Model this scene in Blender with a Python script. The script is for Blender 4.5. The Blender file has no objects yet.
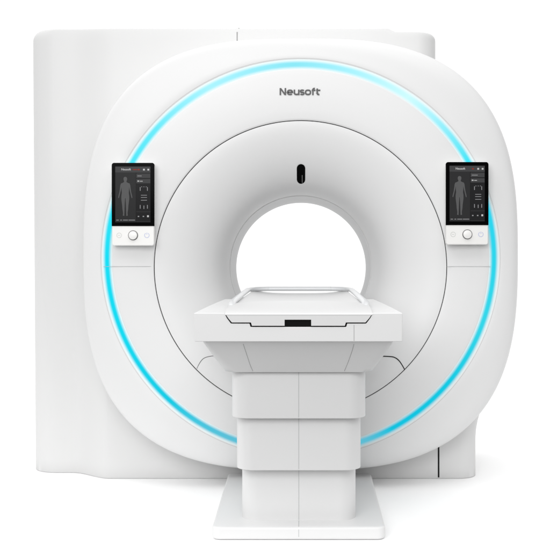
import bpy, bmesh, math
from mathutils import Vector, Matrix
S = bpy.context.scene
C = S.collection
PI = math.pi
CAMX, CAMZ, F = 0.0145, 1.09, 1155.0     # camera stands 5 m in front of the scanner's base


def at(px, py, Y):
    """place on the object, measured on the photo, at depth Y -> (X, Y, Z)"""
    D = 5.0 + Y
    return Vector((CAMX + (px - 304) * D / F, Y, CAMZ - (py - 227) * D / F))


# ------------------------------------------------------------------ materials
def mat(name, col, rough=0.4, spec=0.5, emit=None, es=0.0, bump=0.0, bscale=900.0, coat=0.0, mottling=0.0):
    m = bpy.data.materials.new(name)
    m.use_nodes = True
    nt = m.node_tree
    b = nt.nodes['Principled BSDF']
    b.inputs['Base Color'].default_value = (*col, 1)
    b.inputs['Roughness'].default_value = rough
    b.inputs['Specular IOR Level'].default_value = spec
    b.inputs['Coat Weight'].default_value = coat
    if emit:
        b.inputs['Emission Color'].default_value = (*emit, 1)
        b.inputs['Emission Strength'].default_value = es
    tc = nt.nodes.new('ShaderNodeTexCoord')
    if mottling:
        n = nt.nodes.new('ShaderNodeTexNoise')
        n.inputs['Scale'].default_value = 2.3
        n.inputs['Detail'].default_value = 5
        nt.links.new(tc.outputs['Object'], n.inputs['Vector'])
        r = nt.nodes.new('ShaderNodeMapRange')
        r.inputs['To Min'].default_value = rough - mottling
        r.inputs['To Max'].default_value = rough + mottling
        nt.links.new(n.outputs['Fac'], r.inputs['Value'])
        nt.links.new(r.outputs['Result'], b.inputs['Roughness'])
    if bump:
        n = nt.nodes.new('ShaderNodeTexNoise')
        n.inputs['Scale'].default_value = bscale
        n.inputs['Detail'].default_value = 3
        nt.links.new(tc.outputs['Object'], n.inputs['Vector'])
        bp = nt.nodes.new('ShaderNodeBump')
        bp.inputs['Strength'].default_value = bump
        bp.inputs['Distance'].default_value = 0.0006
        nt.links.new(n.outputs['Fac'], bp.inputs['Height'])
        nt.links.new(bp.outputs['Normal'], b.inputs['Normal'])
    return m


WHITE = mat('white_paint', (0.68, 0.68, 0.68), 0.38, 0.45, bump=0.05, mottling=0.06)
CAB = mat('cabinet_white_paint', (0.645, 0.645, 0.643), 0.42, 0.45, bump=0.05, mottling=0.06)
TABLE = mat('table_white_paint', (0.69, 0.69, 0.69), 0.36, 0.45, bump=0.05, mottling=0.06)
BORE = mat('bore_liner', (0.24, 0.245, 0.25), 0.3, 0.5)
CRADLE = mat('cradle_composite', (0.64, 0.64, 0.64), 0.33, 0.5)
RAIL = mat('rail_plastic', (0.64, 0.65, 0.66), 0.25, 0.5)
BLACK = mat('black_gap_fill', (0.004, 0.004, 0.004), 0.7, 0.1)
GAP = mat('dark_gasket', (0.02, 0.02, 0.02), 0.8, 0.1)
HAIR = mat('grey_hairline', (0.30, 0.30, 0.30), 0.7, 0.1)
HAIRL = mat('pale_hairline', (0.42, 0.43, 0.43), 0.7, 0.1)
LOGO = mat('grey_print', (0.095, 0.095, 0.095), 0.5, 0.3)
GLASSB = mat('black_glass', (0.002, 0.002, 0.002), 0.12, 0.02)
GLINT = mat('glint_grey', (0.25, 0.25, 0.25), 0.2, 0.5)
PANELW = mat('panel_light_grey', (0.76, 0.755, 0.74), 0.35, 0.5)
KNOBR = mat('knob_dark_ring', (0.10, 0.10, 0.10), 0.3, 0.5)
PRINTB = mat('pale_blue_print', (0.45, 0.48, 0.66), 0.4, 0.4)
PRINTG = mat('pale_grey_print', (0.55, 0.56, 0.54), 0.4, 0.4)


def scr(name, v):
    return mat(name, (0.002, 0.002, 0.002), 0.15, 0.03, emit=v, es=1.0)


SC_BG = scr('screen_dark', (0.030, 0.030, 0.031))
SC_SIDE = scr('screen_side_panel', (0.018, 0.018, 0.019))
SC_HEAD = scr('screen_header', (0.058, 0.058, 0.060))
SC_FIG = scr('screen_figure_grey', (0.105, 0.105, 0.107))
SC_ICON = scr('screen_icon_light', (0.30, 0.30, 0.31))
SC_TXT = scr('screen_text_white', (0.55, 0.55, 0.55))
SC_RED = scr('screen_icon_red', (0.28, 0.035, 0.02))
SC_LINE = scr('screen_dark_line', (0.008, 0.008, 0.008))

FLOOR = mat('white_studio_floor', (0.97, 0.97, 0.97), 0.7, 0.2)


def ring_material():
    """LED light ring: its programmed colour runs from cyan at the sides to a pale tint at the top"""
    m = bpy.data.materials.new('cyan_led_diffuser')
    m.use_nodes = True
    nt = m.node_tree
    b = nt.nodes['Principled BSDF']
    b.inputs['Base Color'].default_value = (0.0, 0.06, 0.08, 1)
    b.inputs['Roughness'].default_value = 0.5
    b.inputs['Specular IOR Level'].default_value = 0.1
    tc = nt.nodes.new('ShaderNodeTexCoord')
    sx = nt.nodes.new('ShaderNodeSeparateXYZ')
    nt.links.new(tc.outputs['Object'], sx.inputs[0])
    sub = nt.nodes.new('ShaderNodeMath'); sub.operation = 'SUBTRACT'
    nt.links.new(sx.outputs['Z'], sub.inputs[0]); sub.inputs[1].default_value = 0.962
    a = nt.nodes.new('ShaderNodeMath'); a.operation = 'ARCTAN2'
    nt.links.new(sx.outputs['X'], a.inputs[0]); nt.links.new(sub.outputs[0], a.inputs[1])   # 0 at the top, + to the right
    mr = nt.nodes.new('ShaderNodeMapRange')
    mr.inputs['From Min'].default_value = -PI; mr.inputs['From Max'].default_value = PI
    nt.links.new(a.outputs[0], mr.inputs['Value'])
    cr = nt.nodes.new('ShaderNodeValToRGB')
    nt.links.new(mr.outputs[0], cr.inputs['Fac'])
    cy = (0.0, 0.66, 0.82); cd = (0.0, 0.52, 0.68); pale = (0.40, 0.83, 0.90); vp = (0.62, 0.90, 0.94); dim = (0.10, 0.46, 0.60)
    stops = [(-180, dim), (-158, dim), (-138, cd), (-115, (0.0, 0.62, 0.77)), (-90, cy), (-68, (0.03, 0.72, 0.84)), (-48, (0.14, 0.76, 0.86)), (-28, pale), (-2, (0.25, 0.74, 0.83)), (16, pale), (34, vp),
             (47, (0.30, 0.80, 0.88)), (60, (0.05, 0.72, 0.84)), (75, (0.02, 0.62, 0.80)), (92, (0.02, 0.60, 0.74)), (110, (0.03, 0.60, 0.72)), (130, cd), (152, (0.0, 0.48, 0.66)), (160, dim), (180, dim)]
    el = cr.color_ramp.elements
    while len(el) > 1:
        el.remove(el[-1])
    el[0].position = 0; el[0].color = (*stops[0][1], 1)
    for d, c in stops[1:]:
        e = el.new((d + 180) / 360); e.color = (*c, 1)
    nt.links.new(cr.outputs['Color'], b.inputs['Emission Color'])
    # across its width: soft halo painted as pale edges around the LED core
    cv = nt.nodes.new('ShaderNodeCombineXYZ')
    nt.links.new(sx.outputs['X'], cv.inputs[0]); nt.links.new(sub.outputs[0], cv.inputs[1])
    ln = nt.nodes.new('ShaderNodeVectorMath'); ln.operation = 'LENGTH'
    nt.links.new(cv.outputs[0], ln.inputs[0])
    d = nt.nodes.new('ShaderNodeMath'); d.operation = 'SUBTRACT'; d.inputs[1].default_value = 193.3 * 4.79 / 1155
    nt.links.new(ln.outputs['Value'], d.inputs[0])
    ab = nt.nodes.new('ShaderNodeMath'); ab.operation = 'ABSOLUTE'; nt.links.new(d.outputs[0], ab.inputs[0])
    mk = nt.nodes.new('ShaderNodeMapRange'); mk.interpolation_type = 'SMOOTHSTEP'
    mk.inputs['From Min'].default_value = 0.0040; mk.inputs['From Max'].default_value = 0.0215
    mk.inputs['To Min'].default_value = 1.0; mk.inputs['To Max'].default_value = 0.0
    nt.links.new(ab.outputs[0], mk.inputs['Value'])
    mx = nt.nodes.new('ShaderNodeMix'); mx.data_type = 'RGBA'
    mx.inputs['A'].default_value = (0.72, 0.80, 0.81, 1); mx.inputs['B'].default_value = (0.0, 0.06, 0.08, 1)
    nt.links.new(mk.outputs[0], mx.inputs['Factor']); nt.links.new(mx.outputs['Result'], b.inputs['Base Color'])
    nt.links.new(mk.outputs[0], b.inputs['Emission Strength'])
    return m


LED = ring_material()


# ------------------------------------------------------------------ helpers
def link(name, bm, m, parent=None, smooth=True, angle=35, bevel=None, bseg=3):
    bmesh.ops.recalc_face_normals(bm, faces=bm.faces)
    me = bpy.data.meshes.new(name)
    bm.to_mesh(me); bm.free()
    if smooth:
        me.polygons.foreach_set('use_smooth', [True] * len(me.polygons))
        me.set_sharp_from_angle(angle=math.radians(angle))
    for k in (m if isinstance(m, (list, tuple)) else [m]):
        me.materials.append(k)
    o = bpy.data.objects.new(name, me)
    C.objects.link(o)
    if parent:
        o.parent = parent
    if bevel:
        b = o.modifiers.new('edge_rounding', 'BEVEL')
        b.width = bevel; b.segments = bseg; b.limit_method = 'ANGLE'; b.angle_limit = math.radians(35)
        b.harden_normals = True
    return o


def loft(bm, rings, closed=True, cap0=False, cap1=False):
    vs = [[bm.verts.new(p) for p in r] for r in rings]
    n = len(rings[0])
    for a, b in zip(vs, vs[1:]):
        for i in range(n if closed else n - 1):
            j = (i + 1) % n
            bm.faces.new((a[i], a[j], b[j], b[i]))
    if cap0:
        bm.faces.new(vs[0])
    if cap1:
        bm.faces.new(vs[-1])
    return vs


def box(bm, x0, x1, y0, y1, z0, z1):
    loft(bm, [[(x0, y0, z), (x1, y0, z), (x1, y1, z), (x0, y1, z)] for z in (z0, z1)], True, True, True)


def prism(bm, pts, y0, y1):
    """front-view outline [(x, z)] run back from y0 to y1"""
    loft(bm, [[(x, y, z) for x, z in pts] for y in (y0, y1)], True, True, True)


def rrect(x0, x1, y0, y1, r, n=8):
    out = []
    for cx, cy, a0 in ((x1 - r, y0 + r, -90), (x1 - r, y1 - r, 0), (x0 + r, y1 - r, 90), (x0 + r, y0 + r, 180)):
        for k in range(n + 1):
            a = math.radians(a0 + 90 * k / n)
            out.append((cx + r * math.cos(a), cy + r * math.sin(a)))
    return out


def rounded_block(bm, x0, x1, y0, y1, z0, z1, r, e=0.006, n=10):
    """upright block: plan rounded with radius r, top and bottom rims rounded with e"""
    rings = []
    for k in range(5):
        a = PI / 2 * k / 4
        d = e * (1 - math.sin(a)); z = z0 + e * (1 - math.cos(a))
        rings.append([(x, y, z) for x, y in rrect(x0 + d, x1 - d, y0 + d, y1 - d, r - d, n)])
    for k in range(5):
        a = PI / 2 * (1 - k / 4)
        d = e * (1 - math.sin(a)); z = z1 - e * (1 - math.cos(a))
        rings.append([(x, y, z) for x, y in rrect(x0 + d, x1 - d, y0 + d, y1 - d, r - d, n)])
    loft(bm, rings, True, True, True)


def tube(bm, pts, rx, rz=None, n=12, caps=True):
    rz = rz or rx
    rings = []
    for i, p in enumerate(pts):
        t = (pts[min(i + 1, len(pts) - 1)] - pts[max(i - 1, 0)]).normalized()
        up = Vector((0, 0, 1)) if abs(t.z) < 0.9 else Vector((0, 1, 0))
        s = t.cross(up).normalized(); u = s.cross(t)
        rings.append([p + s * (rx * math.cos(2 * PI * k / n)) + u * (rz * math.sin(2 * PI * k / n)) for k in range(n)])
    loft(bm, rings, True, caps, caps)


def smooth_path(pts, k=8):
    """Catmull-Rom through pts"""
    P = [pts[0]] + list(pts) + [pts[-1]]
    out = []
    for i in range(1, len(P) - 2):
        for j in range(k):
            t = j / k
            a, b, c, d = P[i - 1], P[i], P[i + 1], P[i + 2]
            out.append(0.5 * ((2 * b) + (c - a) * t + (2 * a - 5 * b + 4 * c - d) * t * t + (3 * b - 3 * c + d - a) * t ** 3))
    out.append(P[-2])
    return out


def thing(name, label, cat, loc=(0, 0, 0)):
    o = bpy.data.objects.new(name, None)
    C.objects.link(o)
    o.location = loc; o['label'] = label; o['category'] = cat
    o.empty_display_size = 0.2
    return o


def lerp(a, b, t):
    return a + (b - a) * t


def sstep(a, b, x):
    t = min(1, max(0, (x - a) / (b - a)))
    return t * t * (3 - 2 * t)


def text_mesh(body, width, xc, zbase, y, depth, m, parent, name, bold=0.02):
    cu = bpy.data.curves.new(name, 'FONT')
    cu.body = body; cu.align_x = 'CENTER'; cu.extrude = 0.0; cu.offset = bold
    tmp = bpy.data.objects.new(name + '_curve', cu)
    C.objects.link(tmp)
    bpy.context.view_layer.update()
    me = bpy.data.meshes.new_from_object(tmp.evaluated_get(bpy.context.evaluated_depsgraph_get()))
    bpy.data.objects.remove(tmp)
    xs = [v.co.x for v in me.vertices]
    w = max(xs) - min(xs); mid = (max(xs) + min(xs)) / 2
    s = width / w
    bm = bmesh.new(); bm.from_mesh(me)
    for v in bm.verts:
        v.co = Vector(((v.co.x - mid) * s + xc, y, v.co.y * s + zbase))
    ext = bmesh.ops.extrude_face_region(bm, geom=bm.faces[:])
    for v in [g for g in ext['geom'] if isinstance(g, bmesh.types.BMVert)]:
        v.co.y -= depth
    return link(name, bm, m, parent, smooth=False)


# ================================================================== THE SCANNER
ct = thing('ct_scanner', 'large white ring-shaped CT scanner with glowing cyan light ring and round bore', 'medical scanner')

NA = 288
ANG = [2 * PI * i / NA for i in range(NA)]       # 0 = right, counter-clockwise seen from the front


def circ(r, zc, Y, ang=ANG, xc=0.0):
    return [Vector((xc + r * math.cos(a), Y, zc + r * math.sin(a))) for a in ang]


def bez(scale, Y, ang=ANG, off=0.0):
    n = 2.86; ax, az = 0.914, 0.909
    out = []
    for a in ang:
        c, s = math.cos(a), math.sin(a)
        k = (abs(c) ** n + abs(s) ** n) ** (-1 / n)
        out.append(Vector((ax * k * c * scale, Y, 0.976 + az * k * s * scale)))
    return out


# radii in metres at the face plane (Y about -0.21 => D 4.79)
PX = 4.79 / F
RZC = 0.962           # ring centre height
SZC = 0.9243          # seam circle centre
BZC = 0.9155          # bore centre
R_SEAM = 0.6075


def blend(c0, c1, t, Y):
    return [Vector((lerp(p.x, q.x, t), Y, lerp(p.z, q.z, t))) for p, q in zip(c0, c1)]


# --- outer bezel
bm = bmesh.new()
c0 = circ(199.0 * PX, RZC, 0)
c1 = bez(1.0, 0)
rings = [circ(198.5 * PX, RZC, -0.2118), circ(198.7 * PX, RZC, -0.2130), blend(c0, c1, 0.0, -0.2135)]
W_LEFT = [0.0 for a in ANG]        # flank runs out into the cabinet
W_CRISP = [1 - sstep(-0.1, 0.6, math.cos(a)) for a in ANG]                          # tighter edge everywhere but on the right


def bezring(t, y, yc):
    out = []
    for p, q, w in zip(c0, c1, W_CRISP):
        k = 1 - 0.0105 * w
        out.append(Vector((lerp(p.x, q.x * k, t), lerp(y, yc, w), lerp(p.z, 0.976 + (q.z - 0.976) * k, t))))
    return out


def flank(sc, grow, Y):
    out = []
    for q, w, wc in zip(c1, W_LEFT, W_CRISP):
        k = (sc + grow * w) * (1 - 0.0105 * wc)
        out.append(Vector((q.x * k, Y, 0.976 + (q.z - 0.976) * k)))
    return out


for t, y, yc in ((0.2, -0.2135, -0.2135), (0.4, -0.2115, -0.2125), (0.55, -0.2085, -0.211), (0.68, -0.203, -0.209), (0.78, -0.196, -0.207), (0.86, -0.187, -0.2045), (0.92, -0.176, -0.2015),
                 (0.96, -0.164, -0.198), (0.985, -0.150, -0.193), (0.997, -0.134, -0.186), (1.0, -0.118, -0.177)):
    rings.append(bezring(t, y, yc))
for sc, gr, y in ((1.0, 0.012, -0.12), (1.0, 0.024, -0.06), (0.999, 0.038, 0.0), (0.996, 0.055, 0.05), (0.99, 0.075, 0.085), (0.98, 0.105, 0.11), (0.96, 0.15, 0.126), (0.93, 0.10, 0.15)):
    rings.append(flank(sc, gr, y))
loft(bm, rings)
link('front_bezel', bm, WHITE, ct, angle=50)

# --- light ring in its groove
bm = bmesh.new()
loft(bm, [circ(187.4 * PX, RZC, -0.2124), circ(190.5 * PX, RZC, -0.2128), circ(193.3 * PX, RZC, -0.2130), circ(196.2 * PX, RZC, -0.2128), circ(199.3 * PX, RZC, -0.2122)])
link('light_ring', bm, LED, ct)
# grey parting line just outside the ring
bm = bmesh.new()
loft(bm, [circ((199.6 + d) * PX, RZC, y) for d, y in ((-0.13, -0.2130), (-0.13, -0.2139), (0.13, -0.2139), (0.13, -0.2130))])
link('ring_parting_line', bm, HAIRL, ct)

# --- front cover between seam circle and light ring
bm = bmesh.new()
s0 = circ(R_SEAM + 0.0015, SZC, 0)
s1 = circ(188.6 * PX, RZC, 0)
rings = [blend(s0, s1, 0, -0.185), blend(s0, s1, 0.0, -0.2005), blend(s0, s1, 0.008, -0.2035)]
for t, y in ((0.04, -0.2050), (0.2, -0.2085), (0.45, -0.2125), (0.7, -0.2145), (0.9, -0.2145), (0.98, -0.2140), (0.995, -0.2134), (1.0, -0.2120)):
    rings.append(blend(s0, s1, t, y))
loft(bm, rings)
link('front_cover', bm, WHITE, ct, angle=50)
# hairline joints of the front cover, left and right
for a, b in ((103.5, 153.6), (446.8, 490.5)):
    bm = bmesh.new()
    ppx = [lerp(a, b, k / 10) for k in range(11)]
    pts = []
    for p in ppx:
        q = at(p, 266.6, -0.2139)
        rr = math.hypot(q.x, q.z - SZC); t = (rr - R_SEAM) / (0.79 - R_SEAM)
        y = -0.2155
        for (ta, ya), (tb, yb) in zip(((0, -0.2005), (0.04, -0.2050), (0.2, -0.2085), (0.45, -0.2125), (0.7, -0.2145), (0.9, -0.2145)), ((0.04, -0.2050), (0.2, -0.2085), (0.45, -0.2125), (0.7, -0.2145), (0.9, -0.2145), (1.2, -0.2145))):
            if ta <= t <= tb:
                y = lerp(ya, yb, (t - ta) / (tb - ta))
        if math.hypot(q.x, q.z - RZC) > 199 * PX:
            continue
        pts.append(Vector((q.x, y - 0.0006, q.z)))
    tube(bm, pts, 0.0009, n=6)
    link('cover_joint', bm, HAIRL, ct)
# dark gasket in the circular gap
bm = bmesh.new()
loft(bm, [circ(R_SEAM + d, SZC, y) for d, y in ((-0.003, -0.19), (-0.003, -0.1985), (0.003, -0.1985), (0.003, -0.19))])
link('seam_gasket', bm, BLACK, ct)

# --- funnel
PROF = []
RB = 0.3135
for k in range(41):
    t = k / 40
    # quarter-superellipse: shallow by the seam, steep at the bore
    a = PI / 2 * t
    r = lerp(R_SEAM - 0.0015, RB, math.sin(a) ** 1.18)
    y = lerp(-0.201, 0.105, (1 - math.cos(a)) ** 1.05)
    PROF.append((r, y))


def funnel_y(x, z):
    """front surface of the funnel below/around the point (x, z)"""
    pg = py_ = None
    for r, y in PROF:
        g = r - math.hypot(x, z - lerp(SZC, BZC, (y + 0.201) / 0.306))
        if g <= 0:
            return y if pg is None else lerp(py_, y, pg / max(1e-9, pg - g))
        pg, py_ = g, y
    return PROF[-1][1]


bm = bmesh.new()
rings = [circ(R_SEAM - 0.0015, SZC, -0.185)]
for r, y in PROF:
    rings.append(circ(r, lerp(SZC, BZC, (y + 0.201) / 0.306), y))
loft(bm, rings)
link('bore_funnel', bm, WHITE, ct, angle=50)

bm = bmesh.new()
rings = []
for k in range(13):
    a = PI * (k / 12) * 1.1
    rings.append(circ(RB + 0.0035 + 0.007 * math.cos(a), BZC, 0.108 - 0.009 * math.sin(a)))
rings.append(circ(RB - 0.003, BZC, 0.122))
loft(bm, rings)
link('bore_rim', bm, WHITE, ct, angle=60)
# --- bore tube, its front bead and rear lip
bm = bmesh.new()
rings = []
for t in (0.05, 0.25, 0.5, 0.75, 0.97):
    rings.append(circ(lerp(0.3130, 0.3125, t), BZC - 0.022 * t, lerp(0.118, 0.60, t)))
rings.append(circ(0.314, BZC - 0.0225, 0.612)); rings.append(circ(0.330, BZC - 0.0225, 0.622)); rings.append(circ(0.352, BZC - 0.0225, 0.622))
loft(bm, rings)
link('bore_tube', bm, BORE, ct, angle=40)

# --- overhead camera window on the funnel
pc = at(301, 174, 0)
zc0 = CAMZ - (174 - 227) * 4.9 / F
hw, hh = 4.2 * 4.88 / F, 9.4 * 4.88 / F
xs0 = CAMX + (301 - 304) * 4.88 / F
bm = bmesh.new()


def pill(w, h, n=12):
    out = []
    for cx, a0 in ((1, 0), (-1, 180)):
        for k in range(n + 1):
            a = math.radians(a0 + 180 * k / n)
            out.append((w * math.cos(a), cx * (h - w) + w * math.sin(a)))
        for k in range(1, 10):                        # straight side
            out.append((-cx * w, cx * (h - w) * (1 - 2 * k / 10)))
    return out


def on_funnel(x, z, d):
    return Vector((x, funnel_y(x, z) - d, z))


zs = [hh * math.sin(lerp(-1, 1, k / 32) * PI / 2) for k in range(33)]
grid = []
for z in zs:
    over = max(0.0, abs(z) - (hh - hw))
    wz = math.sqrt(max(hw * hw - over * over, 1e-8))
    row = [on_funnel(xs0 + wz * u, zc0 + z, 0.002) for u in (-1, -0.6, -0.2, 0.2, 0.6, 1)]
    grid.append([on_funnel(xs0 - wz, zc0 + z, -0.006)] + row + [on_funnel(xs0 + wz, zc0 + z, -0.006)])
loft(bm, grid, False)
cam_win = link('camera_window', bm, GLASSB, ct)
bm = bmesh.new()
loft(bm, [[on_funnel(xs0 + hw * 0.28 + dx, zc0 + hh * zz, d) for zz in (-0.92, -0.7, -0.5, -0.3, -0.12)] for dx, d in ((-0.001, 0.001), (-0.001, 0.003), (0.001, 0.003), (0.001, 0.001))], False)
link('painted_glint_bar', bm, GLINT, cam_win)  # pale bar painted as a glint on the camera window

# --- curved access seams on the lower funnel
for pts, w in (([(196.8, 368.6), (200.0, 362.5), (204.0, 358.2), (210.5, 356.2), (216, 356.0)], 0.0010), ([(381, 356.3), (386, 356.3), (394, 357.2), (399.5, 361.2), (404.5, 369.2)], 0.0022)):
    bm = bmesh.new()
    pp = []
    for px, py in pts:
        y = -0.19
        for _ in range(4):
            q = at(px, py, y); y = funnel_y(q.x, q.z)
        pp.append(at(px, py, y - 0.0003))
    tube(bm, smooth_path(pp), w, n=6)
    link('access_seam', bm, GAP, ct)

# --- rear housing with the service cabinet on the left
ZB, ZT = 0.0015, 1.968


def plan(z, ins, iy=None):
    """closed plan outline at height z, inset by ins"""
    yl = 0.12                                            # cabinet face
    ym = lerp(0.0, 0.105, sstep(0.45, 1.3, z))           # middle face
    xl = CAMX + (lerp(36.0, 33.2, z / ZT) - 304) * 5.22 / F
    pxr = 475.0
    pxr += 8.5 * sstep(0.14, 0.36, z) ** 1.6
    pxr = lerp(pxr, 437.8, sstep(1.25, 1.70, z))
    xr = CAMX + (pxr - 304) * 5.09 / F
    xa = CAMX + (72 - 304) * 5.12 / F; xb = CAMX + (110 - 304) * 5.0 / F
    iy = ins if iy is None else iy
    xl += ins; xr -= ins; yl += iy; ym += iy; yb = 0.60 - iy
    R = 0.11 - ins * 0.5; Rr = 0.085 - ins * 0.5; Q = 0.05
    P = []
    for k in range(13):                                  # left front corner, from the side to the face
        a = PI + PI / 2 * k / 12
        P.append((xl + R + R * math.cos(a), yl + R + R * math.sin(a)))
    for k in range(1, 3):
        P.append((lerp(xl + R, xa, k / 3), yl))
    for k in range(17):
        P.append((lerp(xa, xb, k / 16), lerp(yl, ym, sstep(0, 1, k / 16))))
    for k in range(1, 48):
        P.append((lerp(xb, xr - Rr, k / 48), ym))
    for k in range(13):
        a = -PI / 2 + PI / 2 * k / 12
        P.append((xr - Rr + Rr * math.cos(a), ym + Rr + Rr * math.sin(a)))
    for cx, cy, a0 in ((xr - Q, yb - Q, 0), (xl + Q, yb - Q, 90)):
        for k in range(7):
            a = math.radians(a0 + 90 * k / 6)
            P.append((cx + Q * math.cos(a), cy + Q * math.sin(a)))
    return [Vector((x, y, z)) for x, y in P]


bm = bmesh.new()
rings = [plan(ZB, 0.0015), plan(ZB + 0.0015, 0)]
for z in (0.06, 0.12, 0.16, 0.2, 0.24, 0.28, 0.32, 0.36, 0.45, 0.6, 0.75, 0.9, 1.05, 1.2, 1.3, 1.4, 1.5, 1.6, 1.7, 1.8, 1.88):
    rings.append(plan(z, 0))
E = 0.045
xstep = CAMX + (388 - 304) * 5.11 / F      # the lid steps down here
for k in range(9):
    a = PI / 2 * k / 8
    zz = ZT - E + E * math.sin(a)
    rings.append([Vector((p.x, p.y, zz - 0.016 * sstep(xstep, xstep + 0.012, p.x) * k / 8)) for p in plan(zz, E * (1 - math.cos(a)), 0.006 * (1 - math.cos(a)))])
loft(bm, rings, True, True, True)
house = link('rear_housing', bm, CAB, ct, angle=50)
# real hole for the bore
bm = bmesh.new()
loft(bm, [circ(0.34, BZC - 0.012, y) for y in (-0.3, 1.2)], True, True, True)
cut = link('bore_cutter', bm, CAB)
mod = house.modifiers.new('bore_hole', 'BOOLEAN'); mod.object = cut; mod.operation = 'DIFFERENCE'; mod.solver = 'EXACT'
bpy.context.view_layer.update()
me = bpy.data.meshes.new_from_object(house.evaluated_get(bpy.context.evaluated_depsgraph_get()))
house.modifiers.clear(); house.data = me; me.name = 'rear_housing'
me.polygons.foreach_set('use_smooth', [True] * len(me.polygons)); me.set_sharp_from_angle(angle=math.radians(50))
bpy.data.objects.remove(cut)

bm = bmesh.new()
xj = CAMX + (237.2 - 304) * 5.11 / F
box(bm, xj - 0.002, xj + 0.002, 0.1040, 0.12, 1.80, 1.952)
box(bm, xj + 0.004, xj + 0.010, 0.112, 0.16, 1.955, 1.9705)
link('housing_joint', bm, HAIR, ct, smooth=False)
# vertical dark joint in the foot of the housing, right
bm = bmesh.new()
xj = CAMX + (438.6 - 304) * 5.0 / F
box(bm, xj - 0.0032, xj + 0.0032, -0.0012, 0.02, 0.006, 0.42)
link('housing_joint', bm, BLACK, ct, smooth=False)

# --- lettering
def arc(cx, cy, rx, ry, a0, a1, n=14, e=2.6):
    out = []
    for k in range(n + 1):
        a = math.radians(lerp(a0, a1, k / n)); c, s_ = math.cos(a), math.sin(a)
        q = (abs(c) ** e + abs(s_) ** e) ** (-1 / e)
        out.append((cx + rx * q * c, cy + ry * q * s_))
    return out


def stroke(bm, pts, hw, y0, y1, conv):
    n = len(pts); L, R = [], []
    for i, p in enumerate(pts):
        def nrm(a, b):
            dx, dy = b[0] - a[0], b[1] - a[1]; l = math.hypot(dx, dy) or 1
            return (-dy / l, dx / l)
        if i == 0:
            m = nrm(pts[0], pts[1]); sc = 1
        elif i == n - 1:
            m = nrm(pts[-2], pts[-1]); sc = 1
        else:
            a, b = nrm(pts[i - 1], p), nrm(p, pts[i + 1])
            m = (a[0] + b[0], a[1] + b[1]); l = math.hypot(*m) or 1; m = (m[0] / l, m[1] / l)
            sc = min(2.2, 1 / max(0.2, m[0] * a[0] + m[1] * a[1]))
        L.append((p[0] + m[0] * hw * sc, p[1] + m[1] * hw * sc)); R.append((p[0] - m[0] * hw * sc, p[1] - m[1] * hw * sc))
    rows = []
    for l, r in zip(L, R):
        (lx, lz), (rx_, rz_) = conv(*l), conv(*r)
        rows.append([(lx, y0, lz), (lx, y1, lz), (rx_, y1, rz_), (rx_, y0, rz_)])
    loft(bm, rows, True, True, True)


# letters drawn in photo pixels, up = positive, baseline 0
B = 0.76
letters = [
    [[(280.4, 0), (280.4, 7.0)], [(280.75, 6.45), (285.0, 0.55)], [(285.4, 0), (285.4, 7.0)]],
    [[(287.9, 2.75), (292.3, 2.75)] + arc(290.0, 2.75, 2.35, 2.1, 0, 180) + arc(290.0, 2.75, 2.35, 2.1, 180, 318)],
    [[(294.4, 5.5), (294.4, 2.6)] + arc(296.6, 2.6, 2.2, 1.95, 180, 360) + [(298.8, 2.6), (298.8, 5.5)], [(298.8, 1.5), (298.8, 0)]],
    [arc(302.2, 3.83, 1.65, 1.08, 25, 270) + arc(302.2, 1.68, 1.65, 1.08, 90, -155)],
    [arc(308.0, 2.75, 2.45, 2.1, 0, 360, 28)],
    [[(312.9, 0), (312.9, 5.0)] + arc(314.6, 5.0, 1.7, 1.6, 180, 80), [(311.7, 4.75), (315.4, 4.75)]],
    [[(317.2, 6.6), (317.2, 2.2)] + arc(318.9, 2.2, 1.7, 1.6, 180, 285), [(316.1, 4.75), (320.3, 4.75)]],
]
bm = bmesh.new()
nst = 0
for L_ in letters:
    for st in L_:
        nst += 1
        stroke(bm, st, B, -0.2110, -0.2152 - 0.00004 * nst, lambda u, v: (CAMX + (u - 304) * PX, CAMZ - (95.2 - v - 227) * PX))
link('lettering', bm, LOGO, ct, smooth=False)


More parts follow.
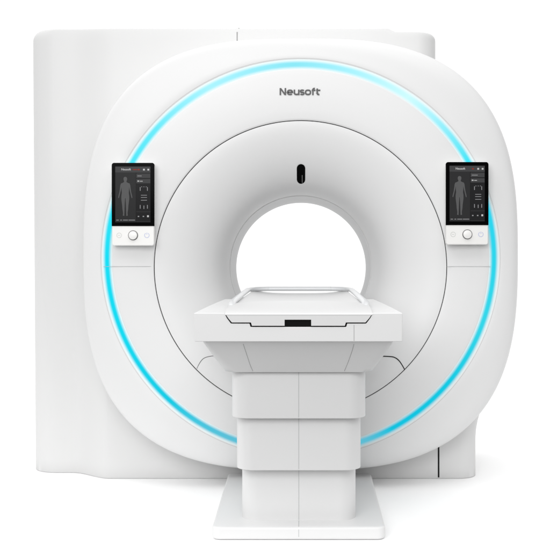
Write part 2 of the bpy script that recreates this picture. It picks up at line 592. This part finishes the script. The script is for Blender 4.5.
# --- control panels
def control_panel(px0, px1, py0, py1, side):
    Yf = -0.262                                   # front face
    D = 5 + Yf; s = D / F
    x0 = CAMX + (px0 - 304) * s; x1 = CAMX + (px1 - 304) * s
    zt = CAMZ - (py0 - 227) * s; zb = CAMZ - (py1 - 227) * s
    zm = lerp(zt, zb, 0.762)
    W = x1 - x0; xc = (x0 + x1) / 2

    def outline(r, grow=0.0):
        return rrect(x0 - grow, x1 + grow, zb - grow, zt + grow, r + grow, 8)
    bm = bmesh.new()
    rings = []
    for g, y in ((-0.006, Yf + 0.040), (-0.002, Yf + 0.034), (0, Yf + 0.026), (0, Yf + 0.006), (-0.001, Yf + 0.002), (-0.003, Yf)):
        rings.append([(x, y, z) for x, z in outline(0.010, g)])
    loft(bm, rings, True, True, True)
    # mounting block behind
    box(bm, xc - W * 0.3, xc + W * 0.3, Yf + 0.036, Yf + 0.062, zb + 0.06, zt - 0.06)
    cp = link('control_panel', bm, PANELW, ct, angle=40)
    cp['label'] = 'control panel on the left of the bore' if side < 0 else 'control panel on the right of the bore'
    # black glass
    bm = bmesh.new()
    g = 0.0006
    top = rrect(x0 - g, x1 + g, zm, zt + g, 0.010, 8)
    # square lower corners
    pts = [(x, z) for x, z in top if z > zm + 0.012] + [(x0 - g, zm), (x1 + g, zm)]
    pts.sort(key=lambda p: math.atan2(p[1] - (zm + zt) / 2, p[0] - xc))
    loft(bm, [[(x, Yf + 0.006, z) for x, z in pts], [(x, Yf - 0.0015, z) for x, z in pts], [(xc + (x - xc) * 0.985, Yf - 0.0030, lerp(zm, zt, 0.5) + (z - lerp(zm, zt, 0.5)) * 0.992) for x, z in pts]], True, True, True)
    link('screen_bezel', bm, GLASSB, cp, angle=40)
    sx0 = x0 + W * 0.083; sx1 = x1 - W * 0.088
    sz1 = zt - W * 0.085; sz0 = zm + W * 0.09
    SW, SH = sx1 - sx0, sz1 - sz0

    def rect(bm, u0, u1, v0, v1, lift):
        """u from left, v from top, 0..1 on the screen"""
        box(bm, sx0 + u0 * SW, sx0 + u1 * SW, Yf - 0.003 - lift, Yf - 0.0029, sz1 - v1 * SH, sz1 - v0 * SH)
    bm = bmesh.new(); rect(bm, 0, 1, 0, 1, 0.0006)
    link('screen', bm, SC_BG, cp, smooth=False)
    bm = bmesh.new(); rect(bm, 0, 1, 0, 0.105, 0.0009)
    link('screen_header', bm, SC_HEAD, cp, smooth=False)
    bm = bmesh.new(); rect(bm, 0.60, 1, 0.125, 0.80, 0.0009); rect(bm, 0.60, 1, 0.82, 0.985, 0.0009)
    link('screen_sidebar', bm, SC_SIDE, cp, smooth=False)
    bm = bmesh.new()
    rect(bm, 0.60, 0.995, 0.13, 0.205, 0.0012); rect(bm, 0.60, 0.995, 0.225, 0.30, 0.0012)
    link('screen_tab', bm, SC_HEAD, cp, smooth=False)
    bm = bmesh.new()
    rect(bm, 0.585, 0.595, 0.11, 1, 0.0012)
    link('screen_divider', bm, SC_LINE, cp, smooth=False)
    # standing figure, one outline
    half = [(0, .0), (.035, .004), (.060, .020), (.070, .048), (.064, .080), (.046, .105), (.046, .128), (.10, .15), (.165, .165), (.19, .21), (.205, .29), (.225, .38), (.262, .475), (.272, .52), (.245, .53), (.228, .49),
            (.195, .40), (.165, .32), (.145, .25), (.14, .34), (.132, .40), (.15, .48), (.15, .56), (.13, .66), (.118, .72), (.11, .80), (.085, .90), (.095, .965), (.04, .975), (.035, .90), (.028, .78), (.022, .66), (.008, .53)]
    fx, fz0, fh = sx0 + SW * 0.285, sz1 - SH * 0.185, SH * 0.72
    fy = Yf - 0.0042
    bm = bmesh.new()
    ol = [(fx + u * SW * 0.74, fz0 - v * fh) for u, v in half] + [(fx - u * SW * 0.74, fz0 - v * fh) for u, v in reversed(half) if u > 0.0]
    prism(bm, ol, fy, Yf - 0.0030)
    link('figure_icon', bm, SC_FIG, cp, smooth=False)
    # icons, each a little mark of its own

    def mark(name, m, *r):
        bm = bmesh.new(); rect(bm, *r)
        link(name, bm, m, cp, smooth=False)
    marks = [(u, u + 0.018, v, v + 0.065, 0.0014) for u in (0.70, 0.905) for v in (0.37, 0.69)]
    marks += [(u, u + 0.03, 0.36, 0.368, 0.0014) for u in (0.735, 0.80, 0.865)]
    marks += [(0.73, 0.90, v, v + 0.009, 0.0014) for v in (0.51, 0.55, 0.60)]
    marks += [(0.805, 0.823, 0.70, 0.76, 0.0014)]
    marks += [(u - 0.02, u + 0.02, 0.885, 0.905, 0.0014) for u in (0.66, 0.80)]
    for r in marks:
        mark('screen_icon', SC_ICON, *r)
    for u0, u1 in ((0.03, 0.10), (0.14, 0.19), (0.22, 0.36), (0.38, 0.56)):
        mark('footer_text', SC_ICON, u0, u1, 0.955, 0.966, 0.0014)
    mark('tab_text', SC_ICON, 0.63, 0.75 if side < 0 else 0.80, 0.163, 0.174, 0.0016)
    mark('tab_text', SC_TXT, 0.63, 0.68, 0.252, 0.270, 0.0018)
    mark('tab_text', SC_TXT, 0.70, 0.78, 0.258, 0.268, 0.0018)
    for u in (0.79, 0.915):
        mark('header_icon', SC_TXT, u, u + 0.05, 0.04, 0.07, 0.0018)
    mark('screen_icon', SC_TXT, 0.905, 0.955, 0.875, 0.908, 0.0018)
    mark('warning_icon', SC_RED, 0.64, 0.69, 0.042, 0.066, 0.0018)
    if side < 0:
        mark('warning_text', SC_RED, 0.50, 0.62, 0.047, 0.062, 0.0018)
    text_mesh('Neusoft', SW * 0.27, sx0 + SW * 0.31, sz1 - SH * 0.068, Yf - 0.0038, 0.0012, SC_TXT, cp, 'header_lettering', 0.01)
    # knob and touch buttons
    kz = lerp(zm, zb, 0.47)
    kx = xc + (0.0 if side < 0 else 0.001)

    def disc(name, m, x, z, r, ya, yb, e):
        bm = bmesh.new()
        A = [2 * PI * k / 40 for k in range(40)]
        loft(bm, [[(x + q * math.cos(a), y, z + q * math.sin(a)) for a in A] for q, y in ((r, ya), (r, yb + e), (r - e * 0.3, yb + e * 0.3), (r - e, yb))], True, True, True)
        return link(name, bm, m, cp, angle=40)
    disc('knob_ring', KNOBR, kx, kz, W * 0.117, Yf + 0.001, Yf - 0.002, 0.001)
    disc('knob', PANELW, kx, kz, W * 0.100, Yf + 0.001, Yf - 0.011, 0.003)

    def ringicon(name, m, x, z, r, w, gap=0.0):
        bm = bmesh.new()
        A = [math.radians(90 + gap + (360 - 2 * gap) * k / 40) for k in range(41)]
        loft(bm, [[(x + q * math.cos(a), y, z + q * math.sin(a)) for a in A] for q, y in ((r, Yf + 0.001), (r, Yf - 0.0004), (r - w, Yf - 0.0004), (r - w, Yf + 0.001))], False)
        if gap:
            box(bm, x - w / 2, x + w / 2, Yf - 0.0004, Yf + 0.001, z + r * 0.2, z + r * 1.05)
        else:
            box(bm, x - r * 0.4, x + r * 0.4, Yf - 0.0004, Yf + 0.001, z - w / 2, z + w / 2)
        return link(name, bm, m, cp, smooth=False)
    ringicon('touch_button', PRINTG, xc - W * 0.33, kz, W * 0.062, W * 0.012)
    ringicon('power_button', PRINTB, xc + W * 0.325, kz, W * 0.062, W * 0.014, 28)
    return cp


control_panel(111.9, 154.3, 163.0, 245.8, -1)
control_panel(445.9, 488.3, 162.2, 244.8, 1)

# ================================================================== THE PATIENT TABLE
tb = thing('patient_table', 'white patient table on a stepped telescopic column in front of the scanner bore', 'patient table', (-0.004, -0.5, 0))
TX = -0.004


def tlink(*a, **k):
    o = link(*a, **k)
    return o


def child(o, p=tb):
    o.parent = p
    if p is tb:
        o.matrix_parent_inverse = Matrix.Translation(tb.location).inverted()
    return o


# base plate
bm = bmesh.new()
rounded_block(bm, TX - 0.303, TX + 0.303, -0.983, -0.094, 0.0015, 0.046, 0.030, 0.009, 8)
child(link('base_plate', bm, TABLE))


# column sections, bottom to top
def section(x, y0, z0, z1):
    bm = bmesh.new()
    rounded_block(bm, TX - x, TX + x, y0, -0.30 + (-0.885 - y0) * -0.3, z0, z1, 0.062, 0.003, 12)
    return child(link('column_section', bm, TABLE))


section(0.2045, -0.893, 0.040, 0.30)
section(0.2200, -0.950, 0.236, 0.52)
section(0.2350, -0.985, 0.4235, 0.66)
# vertical hairline joint down the middle of the column and over the plate
for y, z0, z1 in ((-0.893, 0.049, 0.235), (-0.950, 0.2405, 0.4225), (-0.985, 0.428, 0.585)):
    bm = bmesh.new(); box(bm, TX - 0.0008, TX + 0.0008, y - 0.0006, y + 0.004, z0, z1)
    child(link('column_joint', bm, HAIRL, smooth=False))
bm = bmesh.new()
box(bm, TX - 0.0008, TX + 0.0008, -0.975, -0.894, 0.0455, 0.0466)
box(bm, TX - 0.0008, TX + 0.0008, -0.9836, -0.98, 0.012, 0.038)
child(link('plate_joint', bm, HAIRL, smooth=False))

# table head: slab with the cradle slot, tapering to the back
YF = -1.15


def X(px, Y=YF):
    return CAMX + (px - 304) * (5 + Y) / F


def Z(py, Y=YF):
    return CAMZ - (py - 227) * (5 + Y) / F


zt = Z(313.2)
g = 1.1                      # gap in photo pixels
slot = [(223.5, 309), (224.6 , 312.5), (226.8, 318), (231.0, 323.6), (249.6, 323.6), (250.6, 327.0), (346.2, 327.0), (347.2, 323.6), (366.2, 323.6), (370.4, 318), (372.8, 312.5), (373.9, 309)]
sl = [(X(a), min(Z(b), zt)) for a, b in slot]
sl[0] = (X(224.0), zt); sl[-1] = (X(373.4), zt)
head = [(X(193.8), zt)] + sl + [(X(402.6), zt), (X(402.2), Z(341.6)), (X(194.6), Z(341.6))]
bm = bmesh.new()
rings = []
YB = -0.40
for k in range(13):
    t = k / 12; y = lerp(YF, YB, t)
    xc = (X(193.8) + X(402.6)) / 2
    hw = X(402.6) - xc
    f = 1 - 0.10 * t - 0.05 * t * t
    pts = []
    for i, (x, z) in enumerate(head):
        if 0 < i < 13:
            pts.append((xc + (x - xc) * (1 - 0.04 * t), y, z))
        else:
            pts.append((xc + (x - xc) * f, y, z))
    rings.append(pts)
loft(bm, rings, True, True, True)
child(link('table_head', bm, TABLE, angle=25, bevel=0.006, bseg=3))
# black backing of the slot and grip recess, stands in for gap shade
bm = bmesh.new()
xc = (X(193.8) + X(402.6)) / 2
lin = [(x, min(z + 0.0012, Z(314.6))) for x, z in sl[1:-1]]
prism(bm, lin, YF + 0.006, YF + 0.28)
child(link('slot_dark_backing', bm, BLACK, smooth=False))

# lower hull: tapering underside with rounded corners
bm = bmesh.new()
rings = []
N = 9
for k in range(N):
    t = k / (N - 1)
    py_ = lerp(0.712, 0.588, t)
    y0 = lerp(-1.137, -1.006, t ** 0.9)
    wl = lerp(0.318, 0.252, t ** 1.15); wr = lerp(0.300, 0.262, t ** 1.0)
    y1 = lerp(-0.42, -0.50, t)
    r = lerp(0.012, 0.05, t)
    rings.append([(x, y, py_) for x, y in rrect(TX - wl - 0.006, TX + wl + 0.004, y0, y1, r, 8)])
loft(bm, rings, True, True, True)
child(link('underside_hull', bm, TABLE, angle=40))


def on_hull(px, py):
    # front face of the hull at a photo position: solve height/depth together
    t = 0.5
    for _ in range(30):
        y = lerp(-1.137, -1.006, t ** 0.9)
        z = CAMZ - (py - 227) * (5 + y) / F
        t = min(1, max(0, (0.712 - z) / (0.712 - 0.588)))
    return at(px, py, lerp(-1.137, -1.006, t ** 0.9) - 0.0004)


for line in ([(243.2, 344), (245.2, 350), (247.5, 357), (250.2, 365), (252.8, 371)], [(354.0, 344), (352.4, 350), (350.0, 357), (347.2, 364.5), (344.4, 371)]):
    bm = bmesh.new()
    tube(bm, smooth_path([on_hull(*p) for p in line], 4), 0.0007, n=6)
    child(link('hull_joint', bm, HAIR))
bm = bmesh.new()
box(bm, X(354) - 0.0007, X(354) + 0.0007, YF - 0.0006, YF + 0.002, Z(340.8), Z(324.8))
child(link('head_joint', bm, HAIR, smooth=False))

# cradle: front nose with the stepped lower edge and grip recess
nose_low = [(224.9, 309.6), (226.4, 315.2), (228.2, 318.0), (231.9, 322.4), (251.0, 322.4), (252.0, 325.7), (284.6, 325.7), (284.6, 319.6), (311.2, 319.6), (311.2, 325.7), (344.8, 325.7), (345.8, 322.4), (365.4, 322.4), (369.2, 318.0), (371.1, 315.2), (372.6, 309.6)]
M = 28


def nose(Y, grow, zt_, arch, sc=1.0):
    low = [(X(a), Z(b)) for a, b in nose_low]
    xm = (low[0][0] + low[-1][0]) / 2
    pts = [(xm + (x - xm) * sc * (1 - grow), Y, z + (0.002 if grow else 0)) for x, z in low]
    xl, xr = pts[0][0], pts[-1][0]
    zl = max(low[0][1], 0)
    pts[0] = (xl, Y, min(zt_, pts[0][2])); pts[-1] = (xr, Y, min(zt_, pts[-1][2]))
    for k in range(1, M):
        u = 1 - 2 * k / M
        e = 1 - abs(u) ** 8
        pts.append((xm + u * (xr - xl) / 2, Y, lerp(pts[0][2], zt_ + arch * (1 - u * u), e)))
    return pts


bm = bmesh.new()
zn = Z(314.2)
loft(bm, [nose(YF - 0.003, 0, zn - 0.001, 0), nose(YF - 0.0022, 0, zn + 0.0004, 0), nose(YF, 0, zn + 0.0015, 0), nose(YF + 0.006, 0, zn + 0.003, 0.0), nose(YF + 0.06, 0, zn + 0.0090, 0.002), nose(YF + 0.14, 0, zn + 0.0145, 0.004), nose(YF + 0.22, 0, zn + 0.018, 0.006, 0.995), nose(YF + 0.30, 0, zn + 0.019, 0.007, 0.99), nose(YF + 0.306, 0.004, zn + 0.015, 0.006, 0.985)], True, True, True)
cradle = child(link('cradle_nose', bm, CRADLE, angle=14))
bm = bmesh.new()
tube(bm, [Vector((X(p), YF - 0.0031, Z(314.9))) for p in (226.4, 299, 371)], 0.0005, n=6)
child(link('nose_crease', bm, HAIRL))

# cradle: long shallow trough
bm = bmesh.new()
rings = []
for k in range(16):
    t = k / 15
    y = lerp(-0.86, 0.09, t)
    h = lerp(0.236, 0.205, t) * (1 if t < 0.9 else math.sqrt(max(0.05, 1 - ((t - 0.9) / 0.1) ** 2 * 0.15)))
    top = []; bot = []
    for j in range(17):
        u = -1 + 2 * j / 16
        z = 0.811 - 0.012 * (1 - u ** 4)
        top.append((TX + u * h, y, z)); bot.append((TX + u * h * 0.985, y, z - 0.018))
    rings.append(top + bot[::-1])
loft(bm, rings, True, True, True)
child(link('cradle_trough', bm, CRADLE, angle=50))
# side rails running round the far end
zr = 0.818
path = [Vector((TX - 0.236, -0.93, 0.806)), Vector((TX - 0.239, -0.84, zr - 0.001)), Vector((TX - 0.236, -0.60, zr)), Vector((TX - 0.229, -0.25, zr)), Vector((TX - 0.224, -0.05, zr))]
for k in range(1, 10):
    a = PI - PI / 2 * k / 9
    path.append(Vector((TX - 0.124 + 0.100 * math.cos(a), -0.035 + 0.12 * math.sin(a), zr)))
path += [Vector((TX - 2 * 0, 0.085, zr))]
path += [Vector((2 * TX - p.x, p.y, p.z)) for p in reversed(path[:-1])]
bm = bmesh.new()
tube(bm, smooth_path(path, 5), 0.0125, 0.0095, 16)
child(link('side_rail', bm, RAIL, angle=180))

# ================================================================== SETTING
DIM_FLOOR = mat('dim_floor_grey', (0.16, 0.16, 0.16), 0.7, 0.2)  # dark floor added in front to limit bounce on the undersides
for nm, m_, x, ya, yb, z in (('added_dim_floor', DIM_FLOOR, 30, -40, 6, -0.004), ('white_floor_sheet', FLOOR, 40, -1.16, 70, 0.0)):
    bm = bmesh.new()
    bm.faces.new([bm.verts.new(p) for p in ((-x, ya, z), (x, ya, z), (x, yb, z), (-x, yb, z))])
    fl = link(nm, bm, m_, smooth=False)
    fl['kind'] = 'structure'

# ------------------------------------------------------------------ light
w = bpy.data.worlds.new('World')
S.world = w
w.use_nodes = True
nt = w.node_tree
bg = nt.nodes['Background']
tc = nt.nodes.new('ShaderNodeTexCoord')
sp = nt.nodes.new('ShaderNodeSeparateXYZ')
nt.links.new(tc.outputs['Generated'], sp.inputs[0])


def wmath(op, a, b=None):
    n = nt.nodes.new('ShaderNodeMath'); n.operation = op
    for i, v in enumerate((a, b)):
        if v is None:
            continue
        if isinstance(v, (int, float)):
            n.inputs[i].default_value = v
        else:
            nt.links.new(v, n.inputs[i])
    return n.outputs[0]


def wrange(v, a, b, c, d):
    n = nt.nodes.new('ShaderNodeMapRange'); n.interpolation_type = 'SMOOTHSTEP'
    for k, x in zip(('From Min', 'From Max', 'To Min', 'To Max'), (a, b, c, d)):
        n.inputs[k].default_value = x
    nt.links.new(v, n.inputs['Value'])
    return n.outputs['Result']


HOR, ZEN = 0.25, 1.22
sky = wmath('ADD', wmath('MULTIPLY', wmath('MAXIMUM', sp.outputs['Z'], 0.0), ZEN), HOR)      # soft overhead light of the white studio
back = wrange(sp.outputs['Y'], 0.35, 0.75, 0.0, 1.12)                                       # the lit white background behind the scanner
side = wrange(sp.outputs['X'], -0.75, -0.2, 0.38, 0.0)                                       # added glow from the left, brightens left-hand edges
nt.links.new(wmath('MAXIMUM', wmath('ADD', sky, side), back), bg.inputs['Strength'])
bg.inputs['Color'].default_value = (1, 1, 1, 1)


def area(name, loc, aim, sx, sy, power, col=(1, 1, 1)):
    l = bpy.data.lights.new(name, 'AREA')
    l.shape = 'RECTANGLE'; l.size = sx; l.size_y = sy; l.energy = power; l.color = col
    o = bpy.data.objects.new(name, l)
    C.objects.link(o)
    o.location = loc
    d = Vector(aim) - Vector(loc)
    o.rotation_euler = d.to_track_quat('-Z', 'Y').to_euler()
    return o


area('overhead_softbox', (-0.1, -1.6, 3.1), (0, -0.2, 1.3), 3.0, 1.0, 15)
area('key_softbox', (-0.8, -5.2, 2.4), (0.1, -0.3, 0.95), 3.2, 2.2, 124)

cam = bpy.data.cameras.new('camera')
co = bpy.data.objects.new('camera', cam)
C.objects.link(co)
co.location = (CAMX, -5.0, CAMZ)
co.rotation_euler = (PI / 2, 0, 0)
cam.sensor_fit = 'HORIZONTAL'; cam.sensor_width = 36
cam.lens = 36 * F / 550
cam.shift_x = -(304 - 275) / 550
cam.shift_y = -(275 - 227) / 550
cam.clip_end = 300
S.camera = co
S.view_settings.view_transform = 'Standard'
S.view_settings.look = 'None'
S.view_settings.exposure = 0
S.view_settings.gamma = 1
S.cycles.max_bounces = 10
S.cycles.diffuse_bounces = 6
